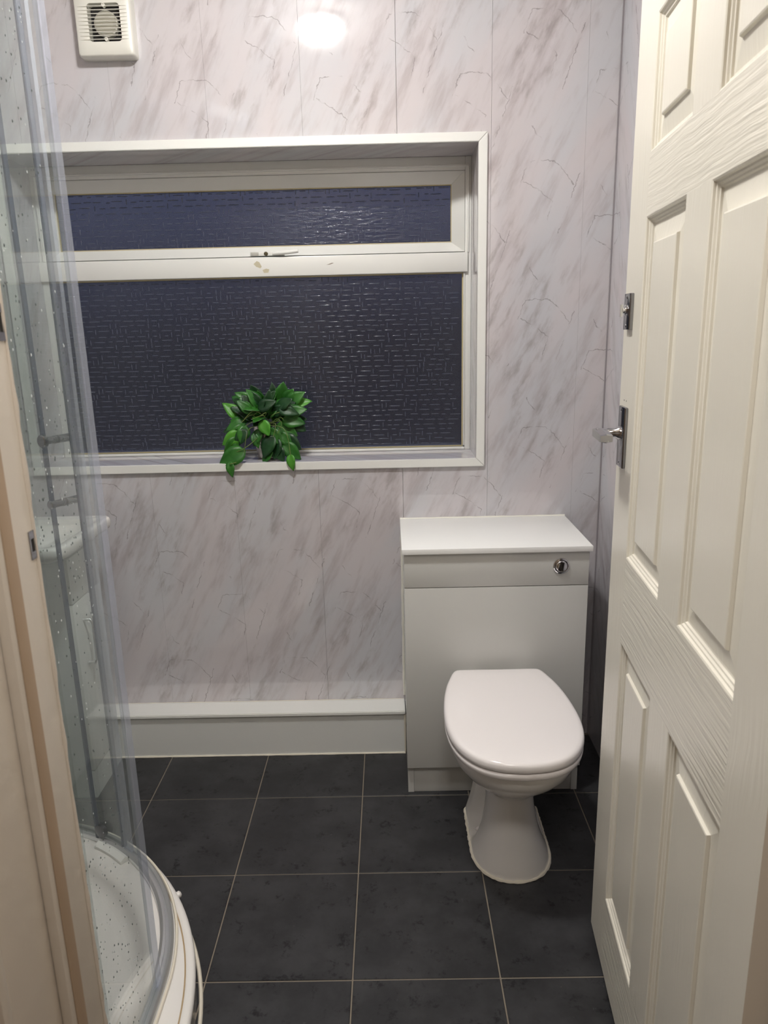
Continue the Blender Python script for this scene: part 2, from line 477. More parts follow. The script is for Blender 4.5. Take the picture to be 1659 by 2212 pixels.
# ------------------------------------------------------------------ window
win = sroot('window_1', ((WX0+WX1)/2, YG, WZ0), 'white plastic window with two panes of patterned obscure glass')
SX0, SX1, SZ0, SZ1 = WX0+.026, .2535, 1.644, 1.886     # opening sash
GX0, GX1, GZ0, GZ1 = SX0+.040, .2122, 1.674, 1.8485    # its glass
LX0, LX1, LZ0, LZ1 = WX0+.030, .2465, 1.0115, 1.576    # lower glass
TZ0, TZ1 = 1.5800, 1.6405
boxes('outer_frame', [(WX0, SX0-.001, YG-.002, YG+.07, WZ0, WZ1), (SX1+.001, WX1, YG-.002, YG+.07, WZ0, WZ1),
                      (SX0-.001, SX1+.001, YG-.002, YG+.07, SZ1+.001, WZ1), (SX0-.001, SX1+.001, YG-.002, YG+.07, WZ0, LZ0-.004)], M['upvc'], win, .002)
# inner raised lip of the outer frame
boxes('frame_lip', [(SX1+.007, SX1+.013, YG-.008, YG-.001, TZ1+.001, SZ1+.013), (SX0-.013, SX0-.007, YG-.008, YG-.001, TZ1+.001, SZ1+.013),
                    (SX0-.013, SX1+.013, YG-.008, YG-.001, SZ1+.010, SZ1+.016)], M['upvc'], win, .001)
box('transom', WX0+.0005, SX1+.009, YG-.014, YG+.069, TZ0, TZ1, M['upvc'], win, .003)
# sash: four mitred members bevelled towards the glass
def sash_member(q_out, q_in):
    # q_out: two outer corner points (x,z); q_in: the matching inner corner points
    y0, y1, y2 = YG+.002, YG+.016, YG+.05
    (ax, az), (bx, bz) = q_out; (cx_, cz), (dx, dz) = q_in
    vs = [(ax, y0, az), (bx, y0, bz), (dx, y1, dz), (cx_, y1, cz), (ax, y2, az), (bx, y2, bz), (dx, y2, dz), (cx_, y2, cz)]
    me = mesh_from('sash_rail', vs, [(0, 1, 2, 3), (7, 6, 5, 4), (0, 4, 5, 1), (1, 5, 6, 2), (2, 6, 7, 3), (3, 7, 4, 0)])
    bm = bmesh.new(); bm.from_mesh(me); bmesh.ops.recalc_face_normals(bm, faces=bm.faces)
    bmesh.ops.bevel(bm, geom=list(bm.edges), offset=.0012, segments=1, affect='EDGES'); bm.to_mesh(me); bm.free()
    return link_mesh('sash_rail', me, M['upvc'], sash, True)
sash = box('sash', SX0+.012, SX1-.012, YG+.051, YG+.066, SZ0+.0, SZ1, M['upvc'], win)
bpy.data.objects.remove(sash)
sash = boxes('sash', [(SX0, SX0+.035, YG+.051, YG+.068, SZ0, SZ1), (SX1-.035, SX1, YG+.051, YG+.068, SZ0, SZ1),
                      (SX0+.035, SX1-.035, YG+.051, YG+.068, SZ0, SZ0+.024), (SX0+.035, SX1-.035, YG+.051, YG+.068, SZ1-.03, SZ1)], M['upvc'], win)
sash_member([(SX0, SZ1), (SX1, SZ1)], [(GX0, GZ1), (GX1, GZ1)])
sash_member([(SX0, SZ0), (SX1, SZ0)], [(GX0, GZ0), (GX1, GZ0)])
sash_member([(SX0, SZ0), (SX0, SZ1)], [(GX0, GZ0), (GX0, GZ1)])
sash_member([(SX1, SZ0), (SX1, SZ1)], [(GX1, GZ0), (GX1, GZ1)])
def gasket(x0, x1, z0, z1, y, parent, w=.0028):
    boxes('gasket', [(x0, x1, y, y+.006, z0, z0+w), (x0, x1, y, y+.006, z1-w, z1), (x0, x0+w, y, y+.006, z0+w, z1-w), (x1-w, x1, y, y+.006, z0+w, z1-w)], M['bead'], parent)
gasket(GX0, GX1, GZ0, GZ1, YG+.017, win)
gasket(LX0-.003, LX1+.003, LZ0-.004, TZ0, YG+.006, win, .0038)
boxes('glazing_bead', [(LX1+.003, SX1+.001, YG-.006, YG+.012, LZ0, TZ0), (SX0-.001, LX0-.003, YG-.006, YG+.012, LZ0, TZ0),
                       (SX0-.001, SX1+.001, YG-.006, YG+.012, WZ0+.0005, LZ0-.004)], M['upvc'], win, .0025)
def relief(x0, x1, z0, z1, y, parent):
    """raised dashes of the pressed glass pattern"""
    bm = bmesh.new(); rnd = random.Random(3)
    rows = int((z1-z0)/.0165)
    for r in range(rows):
        z = z0 + (r+.5)*(z1-z0)/rows; x = x0 + rnd.uniform(0, .02)
        while x < x1-.03:
            L = rnd.choice((.014, .020, .027, .036))
            zz = z + rnd.uniform(-.0022, .0022)
            if rnd.random() < .74:
                e = (x, min(x+L, x1-.002), zz-.0011, zz+.0011)
            else:
                e = (x, x+.0022, max(zz-.008, z0+.001), min(zz+.008, z1-.001)); L = .006
            a, b, c, d = e
            long_x = b-a > d-c
            hw, h, K = .0013, .0010, 6
            A, B = (Vector((a, y, (c+d)/2)), Vector((b, y, (c+d)/2))) if long_x else (Vector(((a+b)/2, y, c)), Vector(((a+b)/2, y, d)))
            side = Vector((0, 0, 1)) if long_x else Vector((1, 0, 0))
            ends = []
            for P_, k_ in ((A, .35), (A+(B-A)*.18, 1), (B-(B-A)*.18, 1), (B, .35)):
                ends.append([bm.verts.new(P_+side*hw*math.cos(math.pi*i_/K)*k_+Vector((0, -h*math.sin(math.pi*i_/K)*k_, 0))) for i_ in range(K+1)])
            for r0, r1 in zip(ends, ends[1:]):
                for i_ in range(K): bm.faces.new((r0[i_], r0[i_+1], r1[i_+1], r1[i_]))
            x += L + rnd.uniform(.004, .016)
    me = bpy.data.meshes.new('glass_relief'); bm.to_mesh(me); bm.free()
    o = link_mesh('glass_relief', me, M['relief'], parent, True, kind='stuff', sharp=120)
p1 = box('pane', GX0-.004, GX1+.004, YG+.024, YG+.030, GZ0-.004, GZ1+.004, M['oglass'], win); p1['label'] = 'narrow top pane of patterned glass'
relief(GX0, GX1, GZ0, GZ1, YG+.024, p1)
p2 = box('pane', LX0-.004, LX1+.004, YG+.014, YG+.020, LZ0-.004, LZ1+.004, M['oglass'], win); p2['label'] = 'large lower pane of patterned glass'
relief(LX0, LX1, LZ0, LZ1, YG+.014, p2)
# sash stay handle
hb = box('window_handle', -.4400, -.330, YG-.012, YG+.004, 1.6440, 1.6580, M['upvc'], win, .002)
link_mesh('handle_lever', tube_mesh('handle_lever', [(-.366, YG-.016, 1.650), (-.345, YG-.020, 1.6512), (-.315, YG-.021, 1.653), (-.283, YG-.021, 1.656)], [.006, .0062, .0066, .0058], 12), M['trimw'], hb, True)
link_mesh('handle_pivot', lathe_mesh('handle_pivot', (-.388, YG-.010, 1.650), (0, -1, 0), [(0, .0065), (.006, .0065), (.009, .004), (.0092, 0)], 14), plain('pivot_bronze', srgb(96, 88, 66), .4, .6), hb, True)
box('handle_catch', -.437, -.412, YG-.015, YG-.011, 1.6455, 1.6555, plain('pale_grey_plastic', srgb(190, 188, 180), .4), hb, .001)
def patch(name, pts, y, mat, parent):
    n = len(pts)
    vs = [(x, y, z) for x, z in pts] + [(x, y+.0006, z) for x, z in pts]
    fs = [tuple(range(n)), tuple(reversed(range(n, 2*n)))] + [(i, i+n, (i+1) % n+n, (i+1) % n) for i in range(n)]
    me = mesh_from(name, vs, fs)
    bm = bmesh.new(); bm.from_mesh(me); bmesh.ops.recalc_face_normals(bm, faces=bm.faces); bm.to_mesh(me); bm.free()
    return link_mesh(name, me, mat, parent)
yt = YG-.0146
patch('tape_residue', [(-.430, 1.6195), (-.419, 1.6285), (-.411, 1.6245), (-.404, 1.6105), (-.409, 1.606), (-.422, 1.611)], yt, M['residue'], win)
patch('tape_residue', [(-.402, 1.6005), (-.390, 1.6045), (-.380, 1.602), (-.384, 1.592), (-.398, 1.5915)], yt, M['residue'], win)
patch('scuff', [(-.195, 1.6115), (-.176, 1.6175), (-.170, 1.6165), (-.182, 1.6125)], yt, M['scuff'], win)

# ------------------------------------------------------------------ boxed pipework along the back wall
bb = sroot('baseboard_back', (-.45, 2.25, 0), 'white boxed in skirting ledge along the back wall')
box('front_board', XL, .030, 2.2225, YW, 0, .149, M['white'], bb)
# ledge board, falling slightly to the wall
vs = []
for x in (XL, .031):
    vs += [(x, 2.213, .1495), (x, YW, .1355), (x, YW, .1480), (x, 2.213, .1630)]
me = mesh_from('ledge_board', vs, [(0, 1, 2, 3), (7, 6, 5, 4), (0, 4, 5, 1), (1, 5, 6, 2), (2, 6, 7, 3), (3, 7, 4, 0)])
bm = bmesh.new(); bm.from_mesh(me); bmesh.ops.recalc_face_normals(bm, faces=bm.faces)
bmesh.ops.bevel(bm, geom=list(bm.edges), offset=.0025, segments=2, affect='EDGES'); bm.to_mesh(me); bm.free()
link_mesh('ledge_board', me, M['trimw'], bb, True)
def bead(name, pts, r, parent, mat='silicone', wob=.25, n=6):
    P = []
    pts = [Vector(p) for p in pts]
    for a, b in zip(pts, pts[1:]):
        k = max(1, int((b-a).length/.02))
        P += [a+(b-a)*i/k for i in range(k)]
    P.append(pts[-1])
    return link_mesh(name, tube_mesh(name, P, [r*(1+random.uniform(-wob, wob)) for _ in P], n), M[mat], parent, True)
bead('sealant_bead', [(XL, 2.2215, .001), (.030, 2.2215, .001)], .0036, bb)
bead('sealant_bead', [(XL, YW-.001, .148), (.030, YW-.001, .148)], .0022, bb)
bead('sealant_bead', [(.0295, 2.2205, .004), (.0295, 2.2205, .146)], .0032, bb, 'silicone')

# ------------------------------------------------------------------ toilet unit
UX0, UX1, UY = .0305, .5610, 1.985
wu = thing('toilet_unit', 'white back to wall toilet cabinet with flush button, against the back wall', 'cabinet', ((UX0+UX1)/2, 2.15, 0))
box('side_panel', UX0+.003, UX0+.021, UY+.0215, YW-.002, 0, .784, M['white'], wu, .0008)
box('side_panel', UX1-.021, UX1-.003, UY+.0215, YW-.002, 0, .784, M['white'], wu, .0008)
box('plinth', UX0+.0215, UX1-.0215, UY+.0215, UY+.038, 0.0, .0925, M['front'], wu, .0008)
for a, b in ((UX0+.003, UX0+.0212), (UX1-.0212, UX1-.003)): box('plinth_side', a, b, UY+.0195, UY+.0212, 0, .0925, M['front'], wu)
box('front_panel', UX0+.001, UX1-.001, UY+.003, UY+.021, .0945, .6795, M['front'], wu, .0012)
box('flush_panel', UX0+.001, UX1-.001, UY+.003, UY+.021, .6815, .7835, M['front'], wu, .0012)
# worktop
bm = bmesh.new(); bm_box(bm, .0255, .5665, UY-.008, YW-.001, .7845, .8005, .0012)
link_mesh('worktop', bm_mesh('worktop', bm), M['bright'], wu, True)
bead('sealant_bead', [(.026, YW-.002, .801), (.566, YW-.002, .801)], .003, wu, 'sealant')
bead('sealant_bead', [(UX0, YW-.002, .165), (UX0, YW-.002, .79)], .005, wu, 'sealant')
fb = link_mesh('flush_button', lathe_mesh('flush_button', (.4795, UY+.004, .7405), (0, -1, 0), [(0, .0235), (.004, .0235), (.0065, .0225), (.0075, .0200), (.0055, .0185), (.0055, 0)], 40), M['chrome'], wu, True)
def half_disc(name, sgn, y0, y1, r, mat, parent):
    n = 20
    pts = [(.4795+sgn*.0007, .7405-r)] + [(.4795+sgn*(.0007+(r-.0007)*math.sin(math.pi*i/n)), .7405-r*math.cos(math.pi*i/n)) for i in range(1, n)] + [(.4795+sgn*.0007, .7405+r)]
    me = loft_mesh(name, [[Vector((x, y1, z)) for x, z in pts], [Vector((x, y0, z)) for x, z in pts], [Vector((.4795+(x-.4795)*.85, y0-.0018, .7405+(z-.7405)*.9)) for x, z in pts]])
    return link_mesh(name, me, mat, parent, True)
half_disc('button_half', -1, UY-.006, UY-.001, .0160, M['chrome'], fb)
half_disc('button_half', 1, UY-.006, UY-.001, .0160, M['chrome'], fb)

# ------------------------------------------------------------------ toilet
TXC = .2965
def outline(half, n=6):
    """half: right-hand outline from back centre to front centre as (half width, y); returns the closed ring"""
    s = spline([(a, b, 0) for a, b in half], n)
    R = [(p.x, p.y) for p in s]
    ring = R + [(-x, y) for x, y in reversed(R[1:-1])]
    return ring
def inset(ring, d):
    n = len(ring); out = []
    for i, (x, y) in enumerate(ring):
        (ax, ay), (bx, by) = ring[i-1], ring[(i+1) % n]
        tx, ty = bx-ax, by-ay; L = math.hypot(tx, ty) or 1
        nx, ny = ty/L, -tx/L
        out.append((x+nx*d, y+ny*d))
    return out
LID = [(0, 1.9555), (.060, 1.9565), (.108, 1.9560), (.1225, 1.9510), (.1315, 1.9385), (.1420, 1.9080), (.1555, 1.8580), (.1665, 1.7900), (.1720, 1.7150), (.1705, 1.6500),
       (.1590, 1.5860), (.1355, 1.5340), (.1000, 1.4960), (.0540, 1.4750), (0, 1.4680)]
base = outline(LID)
test = inset(base, .01)
SG = 1 if abs(test[30][0]) < abs(base[30][0]) else -1
def ring3(r2, z, dx=0, zf=None): return [Vector((TXC+dx+x, y, z if zf is None else zf(x, y))) for x, y in r2]
wc = thing('toilet', 'white ceramic toilet with closed lid, standing in front of the white toilet cabinet', 'toilet', (TXC, 1.78, 0))
LZ = .4155
rings = [ring3(inset(base, SG*d), z) for z, d in ((LZ+.0005, .012), (LZ+.0002, .004), (LZ+.003, .0008), (LZ+.010, 0), (LZ+.017, .0003), (LZ+.0215, .0022), (LZ+.0248, .0062), (LZ+.0262, .013))]
rings += [[Vector((TXC+(p.x-TXC)*k, 1.71+(p.y-1.71)*k, z)) for p in rings[-1]] for k, z in ((.85, LZ+.0272), (.6, LZ+.0280), (.3, LZ+.0284))]
link_mesh('lid', loft_mesh('lid', rings), M['seat'], wc, True, sharp=70)
rings = [ring3(inset(base, SG*d), z) for z, d in ((LZ-.0200, .012), (LZ-.0200, .006), (LZ-.0170, .0026), (LZ-.010, .0012), (LZ-.0050, .0014), (LZ-.0022, .004), (LZ-.0016, .012))]
link_mesh('seat', loft_mesh('seat', rings), M['seat'], wc, True, sharp=70)
for s in (-1, 1):
    link_mesh('hinge', lathe_mesh('hinge', (TXC+s*.075-.018, 1.9660, LZ-.004), (1, 0, 0), [(0, .009), (.001, .010), (.035, .010), (.036, .009)], 16), M['seat'], wc, True)
def pan_section(z, hw, yf, yb, ym, pinch=0, cx=0, front=2.2):
    """egg outline, optional pinch that scoops the flank behind the front shell"""
    R = []
    nb, nf = 30, 22
    R.append((0, yb))
    for i in range(1, nb+1):
        t = i/nb; y = yb+(ym-yb)*t
        bk = min(1, .70+.30*max(0, (.30-z)/.06)) if z > .24 else 1
        w = hw*(bk+(1-bk)*math.sin(t*math.pi/2))*((1-(1-t/.10)**2)**.5 if t < .10 else 1)
        if pinch:
            u = (y-(ym+.018))/.135
            if 0 < u < 1:
                s_ = min(1, u/.16)*min(1, (1-u)/.55)
                s_ = s_*s_*(3-2*s_)
                w -= pinch*s_
        R.append((w, y))
    for i in range(1, nf+1):
        a = math.pi/2*i/nf
        R.append((hw*math.cos(a)**(2/front), ym-(ym-yf)*math.sin(a)**(2/front)))
    R[-1] = (0, yf)
    ring = R + [(-x, y) for x, y in reversed(R[1:-1])]
    return [Vector((TXC+cx+x, y, z)) for x, y in ring]
S = [ # z, half width, front y, back y, widest y, pinch, x shift
 (.3945, .1530, 1.494, 1.955, 1.69, 0), (.3940, .1580, 1.489, 1.958, 1.69, 0), (.386, .1600, 1.487, 1.960, 1.69, 0), (.372, .1595, 1.489, 1.960, 1.69, 0), (.350, .1530, 1.499, 1.962, 1.695, 0),
 (.325, .1390, 1.521, 1.964, 1.70, 0), (.300, .1205, 1.549, 1.966, 1.705, 0), (.280, .1020, 1.574, 1.968, 1.71, 0), (.264, .0850, 1.595, 1.97, 1.715, .006), (.252, .0730, 1.612, 1.97, 1.715, .014),
 (.2440, .0675, 1.613, 1.97, 1.715, .022), (.2405, .0630, 1.6190, 1.97, 1.715, .025), (.2395, .0595, 1.6320, 1.97, 1.715, .028), (.236, .0592, 1.6345, 1.97, 1.715, .030), (.215, .0605, 1.6345, 1.97, 1.715, .036), (.180, .0625, 1.6350, 1.965, 1.715, .040), (.140, .0675, 1.6325, 1.96, 1.717, .044),
 (.100, .0750, 1.6290, 1.95, 1.72, .046), (.065, .0850, 1.6240, 1.94, 1.725, .042), (.040, .0935, 1.6195, 1.935, 1.73, .030), (.024, .0995, 1.6165, 1.93, 1.74, .014), (.014, .1030, 1.6150, 1.93, 1.74, .003), (.006, .1045, 1.6140, 1.93, 1.74, 0), (0, .1045, 1.6140, 1.93, 1.74, 0)]
S = [s for s in S]
rings = [pan_section(*s[:6], cx=.010*max(0, min(1, (.26-s[0])/.26))) for s in S]
link_mesh('pan', loft_mesh('pan', rings), M['ceramic'], wc, True, sharp=60)
foot = pan_section(.002, .1065, 1.6115, 1.932, 1.74, cx=.010)
P = foot + [foot[0]]
link_mesh('sealant_bead', tube_mesh('sealant_bead', P, [.0042*(1+random.uniform(-.25, .3)) for _ in P], 6, False), M['silicone'], wc, True)
for s in (-1, 1):
    link_mesh('screw_cap', lathe_mesh('screw_cap', (TXC+.008+s*.080, 1.79, .028), (s*.5, 0, .8), [(0, .007), (.004, .0065), (.006, .003), (.0062, 0)], 14), M['seat'], wc, True)
link_mesh('outlet_pipe', lathe_mesh('outlet_pipe', (TXC, 1.95, .19), (0, 1, 0), [(0, .052), (.036, .052)], 24), M['ceramic'], wc, True)

# ------------------------------------------------------------------ extractor fan
FX0, FX1, FZ0, FZ1, FY = -.8465, -.6900, 2.1625, 2.3400, YW-.042
fan = thing('extractor_fan', 'cream white extractor fan with slatted grille, high on the back wall', 'fan', ((FX0+FX1)/2, YW-.02, FZ0))
OX0, OX1, OZ0, OZ1 = -.8100, -.7205, 2.1985, 2.2930
bm = bmesh.new()
def rrect(x0, x1, z0, z1, r, n=5):
    pts = []
    for (cx_, cz_, a0) in ((x1-r, z1-r, 0), (x0+r, z1-r, 90), (x0+r, z0+r, 180), (x1-r, z0+r, 270)):
        pts += [(cx_+r*math.cos(math.radians(a0+90*i/n)), cz_+r*math.sin(math.radians(a0+90*i/n))) for i in range(n+1)]
    return pts
o_, i_ = rrect(FX0, FX1, FZ0, FZ1, .008), rrect(OX0, OX1, OZ0, OZ1, .009)
def R3(pts, y, d=0):
    cx_, cz_ = (FX0+FX1)/2, (FZ0+FZ1)/2
    return [Vector((x+(d if x < cx_ else -d), y, z+(d if z < cz_ else -d))) for x, z in pts]
rings = [R3(o_, YW), R3(o_, FY+.012), R3(o_, FY+.003, .0015), R3(o_, FY, .005), R3(i_, FY+.001), R3(i_, FY+.030)]
link_mesh('housing', loft_mesh('housing', rings, True, True), M['fan'], fan, True, sharp=50)
box('cavity', OX0-.001, OX1+.001, FY+.0285, FY+.0295, OZ0-.001, OZ1+.001, M['darkhole'], fan)
link_mesh('motor', lathe_mesh('motor', ((OX0+OX1)/2, FY+.028, (OZ0+OZ1)/2+.001), (0, -1, 0), [(0, .033), (.014, .033), (.018, .029), (.0185, 0)], 32), M['fanhub'], fan, True)
for k in range(10):
    z = OZ0 + .006 + k*(OZ1-OZ0-.008)/9.6
    xs = [FX0+.011, OX0-.001, (OX0+OX1)/2, OX1+.001, FX1-.011]
    dep = [.0008, .0030, .0040, .0030, .0008]; th = [.0005, .0009, .0010, .0009, .0005]
    r_ = [[Vector((x, FY+.003, z-t)), Vector((x, FY-d*.55, z-t)), Vector((x, FY-d*.55, z+t*.2)), Vector((x, FY+.007 if 0 < i < 4 else FY+.003, z+t+.0007*(0 < i < 4)))] for i, (x, d, t) in enumerate(zip(xs, dep, th))]
    link_mesh('slat', loft_mesh('slat', r_), M['fan'], fan)
for z in (OZ0+.005, OZ1-.006):
    s_ = link_mesh('screw_boss', lathe_mesh('screw_boss', ((OX0+OX1)/2+.002, FY+.008, z), (0, -1, 0), [(0, .0048), (.011, .0048), (.0115, .0032), (.009, .003), (.009, 0)], 16), M['fan'], fan, True)

# ------------------------------------------------------------------ ceiling light
cl = thing('ceiling_light', 'round white ceiling light with a glowing dome, mid ceiling', 'lamp', (-.245, 1.36, ZC-.001))
link_mesh('base_ring', lathe_mesh('base_ring', (-.245, 1.36, ZC-.0005), (0, 0, -1), [(0, .090), (.020, .090), (.024, .086), (.024, 0)], 40), M['trimw'], cl, True)
link_mesh('diffuser', lathe_mesh('diffuser', (-.245, 1.36, ZC-.026), (0, 0, -1), [(0, .080), (.010, .078), (.020, .071), (.029, .054), (.034, .033), (.036, 0)], 40), M['lamp'], cl, True)

# ------------------------------------------------------------------ potted trailing plant on the sill
PX, PY, PZ = -.405, 2.412, WZ0
pl = thing('potted_plant', 'artificial trailing green plant in a small silver pot on the window sill', 'plant', (PX, PY, PZ))
pot = link_mesh('pot', lathe_mesh('pot', (PX, PY, PZ+.0005), (0, 0, 1), [(0, .034), (.003, .038), (.050, .044), (.104, .050), (.110, .0515), (.110, .047), (.100, .046), (.099, 0)], 32), M['pot'], pl, True)
link_mesh('moss', lathe_mesh('moss', (PX, PY, PZ+.098), (0, 0, 1), [(0, .045), (.008, .040), (.014, .02), (.015, 0)], 18), M['soil'], pl, True)
def leaf_mesh(name, L, W, fold, curl, heart=.1):
    """ovate leaf along +X, blade facing +Z, folded along the midrib and curling down at the tip"""
    rows = 9; vs = []; fs = []
    for i in range(rows+1):
        t = i/rows
        w = W*.5*(math.sin(math.pi*min(1, t**.72))**.85)*(1-.12*t) if 0 < t < 1 else 0
        x = L*t; zc = -curl*L*t*t
        for j, s in enumerate((-1, -.5, 0, .5, 1)):
            back = heart*L*(abs(s)**1.5)*max(0, 1-t*3)
            rib = .0009*math.sin(t*math.pi*7)*(abs(s) > .1)*(0 < t < 1)
            vs.append((x-back, s*w, zc+abs(s)*w*fold-(abs(s) > .9)*w*.12+rib))
    for i in range(rows):
        for j in range(4): fs.append((i*5+j, i*5+j+1, (i+1)*5+j+1, (i+1)*5+j))
    me = mesh_from(name, vs, fs)
    bm = bmesh.new(); bm.from_mesh(me); bmesh.ops.remove_doubles(bm, verts=bm.verts, dist=1e-5)
    r = bmesh.ops.solidify(bm, geom=list(bm.faces), thickness=.0007); bm.to_mesh(me); bm.free()
    for p in me.polygons: p.use_smooth = True
    return me
LEAVES = []
for mname in ('leafA', 'leafB', 'leafC'):
    for (L, W, fo, cu) in ((.074, .054, .35, .25), (.066, .044, .45, .35), (.058, .046, .3, .1)):
        me = leaf_mesh('leaf', L, W, fo, cu); me.materials.append(M[mname]); LEAVES.append(me)
def leaf_at(p, d, n, variant, size=1):
    d = Vector(d).normalized(); n = Vector(n); n = (n-d*n.dot(d)).normalized(); b = n.cross(d)
    o = bpy.data.objects.new('leaf', LEAVES[variant]); COL.objects.link(o)
    mt = Matrix((d, b, n)).transposed().to_4x4() @ Matrix.Scale(size, 4); mt.translation = Vector(p)
    o.matrix_basis = mt; adopt(o, pl)
    return o
def pix(px, py, Y):
    """photo measurement -> point on the plane y = Y"""
    d = rgt*((px-829.5)/F_PX) - upv*((py-1106)/F_PX) + fwd
    return Vector((0, 0, CAM_H)) + d*(Y/d.y)
RP = random.Random(11)
# (base px, tip px, depth, colour 0 mid 1 dark 2 bright, size) measured on the photograph
spec = [
 (545, 868, 512, 848, 2.385, 0, 1.0), (553, 880, 520, 858, 2.37, 0, 1.0), (560, 862, 542, 834, 2.41, 1, .9), (575, 868, 590, 848, 2.38, 1, 1.0), (566, 866, 556, 846, 2.40, 0, 1.0),
 (592, 860, 588, 832, 2.42, 1, .9), (605, 866, 612, 828, 2.41, 0, .95), (616, 868, 632, 842, 2.40, 0, 1.0), (622, 872, 652, 848, 2.39, 0, 1.0), (626, 878, 664, 862, 2.40, 2, .95),
 (602, 880, 628, 862, 2.36, 1, 1.1), (560, 882, 590, 866, 2.35, 1, 1.15), (604, 884, 640, 890, 2.35, 1, 1.1), (618, 894, 656, 882, 2.37, 0, 1.0), (612, 906, 654, 912, 2.36, 0, 1.05), (622, 904, 658, 930, 2.37, 1, .95),
 (520, 902, 486, 872, 2.39, 2, .95), (526, 898, 502, 876, 2.41, 1, 1.0), (528, 908, 500, 908, 2.38, 0, 1.0), (530, 912, 488, 922, 2.36, 0, 1.0), (522, 926, 484, 930, 2.38, 1, .9),
 (524, 920, 500, 952, 2.35, 0, 1.05), (530, 930, 508, 962, 2.34, 1, 1.1), (518, 936, 482, 960, 2.345, 2, 1.0), (512, 948, 486, 976, 2.34, 0, 1.0), (530, 922, 520, 956, 2.345, 0, 1.1),
 (566, 910, 580, 940, 2.335, 2, .85), (548, 938, 558, 964, 2.34, 0, 1.0), (562, 930, 546, 960, 2.345, 0, 1.0), (582, 928, 606, 958, 2.345, 0, 1.0), (590, 944, 566, 984, 2.33, 1, 1.1), (596, 948, 592, 990, 2.34, 1, 1.0),
 (604, 936, 628, 962, 2.345, 0, 1.0), (612, 944, 648, 970, 2.35, 1, 1.0), (614, 960, 646, 990, 2.335, 0, .95), (598, 966, 612, 996, 2.335, 1, 1.0), (586, 974, 566, 998, 2.335, 0, .9),
 (600, 920, 640, 940, 2.36, 0, 1.0), (576, 900, 596, 880, 2.37, 0, .9), (590, 896, 612, 876, 2.365, 1, 1.0), (548, 896, 534, 870, 2.36, 0, 1.0), (606, 894, 620, 868, 2.37, 0, .9), (544, 906, 520, 890, 2.36, 1, 1.1),
 (526, 975, 474, 1000, 2.312, 0, 1.12), (628, 984, 630, 1014, 2.302, 2, .78), (497, 1000, 499, 1028, 2.300, 0, .62), (540, 890, 516, 866, 2.345, 0, .9), (632, 910, 660, 905, 2.39, 1, .9)]
for (bx, by, tx, ty, Y_, c, s) in spec:
    a, b = pix(bx, by, Y_+.012), pix(tx, ty, Y_-.006)
    d = b-a
    n = Vector((RP.uniform(-.4, .4), -1, RP.uniform(.1, .8)))
    v = c*3 + RP.randrange(3)
    L0 = (.074, .066, .058)[v % 3]
    leaf_at(a, d, n, v, d.length/L0*1.06*(1 if s > .8 else 1))
# leaves filling the crown behind
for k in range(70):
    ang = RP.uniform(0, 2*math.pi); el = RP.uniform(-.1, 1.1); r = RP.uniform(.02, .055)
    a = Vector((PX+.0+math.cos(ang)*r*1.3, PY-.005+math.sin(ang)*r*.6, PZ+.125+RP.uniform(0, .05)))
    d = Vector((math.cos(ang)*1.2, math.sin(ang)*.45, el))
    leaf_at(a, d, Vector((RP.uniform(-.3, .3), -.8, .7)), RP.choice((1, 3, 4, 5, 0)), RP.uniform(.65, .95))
# wiry stems
def stem(pts, r=.0011):
    link_mesh('stem', tube_mesh('stem', spline(pts, 5), r, 5), M['stem'], pl, True)
top = Vector((PX, PY-.01, PZ+.112))
for (mx, my, ex, ey, Y_) in ((545, 896, 522, 912, 2.352), (552, 888, 528, 905, 2.35), (560, 906, 530, 920, 2.345), (598, 905, 608, 912, 2.33), (606, 910, 600, 936, 2.335), (612, 925, 628, 984, 2.315), (536, 930, 527, 985, 2.325),
                         (540, 960, 512, 976, 2.325), (575, 892, 560, 900, 2.345), (585, 900, 604, 890, 2.34), (595, 915, 590, 944, 2.335), (570, 898, 545, 905, 2.34), (604, 902, 612, 906, 2.335), (566, 888, 548, 896, 2.36)):
    stem([top+Vector((RP.uniform(-.03, .03), RP.uniform(-.03, 0), 0)), pix(mx, my, Y_), pix(ex, ey, Y_-.005)])
stem([pix(527, 985, 2.322), pix(512, 998, 2.308), pix(497, 1002, 2.300)], .0014)

# ------------------------------------------------------------------ basin vanity on the left
vn = thing('vanity_unit', 'white vanity cabinet with a bar handle under the basin, behind the shower glass', 'cabinet', (-1.14, 2.11, 0))
VX, VY0, VY1 = -.940, 2.002, 2.2115
box('carcass', XL+.001, VX-.0195, VY0, VY1, .0, .782, M['white'], vn, .001)
dr = box('door', VX-.019, VX, VY0+.001, VY1, .095, .6415, M['white'], vn, .0015)
box('drawer_front', VX-.019, VX, VY0+.001, VY1, .6445, .782, M['white'], vn, .0015)
box('plinth', VX-.019, VX-.002, VY0+.001, VY1, .0, .092, M['white'], vn)
hp = [(VX, 2.0605, .575), (VX+.022, 2.0605, .575), (VX+.026, 2.0605, .565), (VX+.026, 2.0605, .445), (VX+.022, 2.0605, .435), (VX, 2.0605, .435)]
link_mesh('handle', tube_mesh('handle', hp, .0055, 10), M['rail'], dr, True)
bs = thing('basin', 'white ceramic basin with rounded corners, on the vanity cabinet', 'sink', (-1.12, 2.04, .782))
BX0, BX1, BY0, BY1 = XL+.002, -.880, 1.852, 2.2215
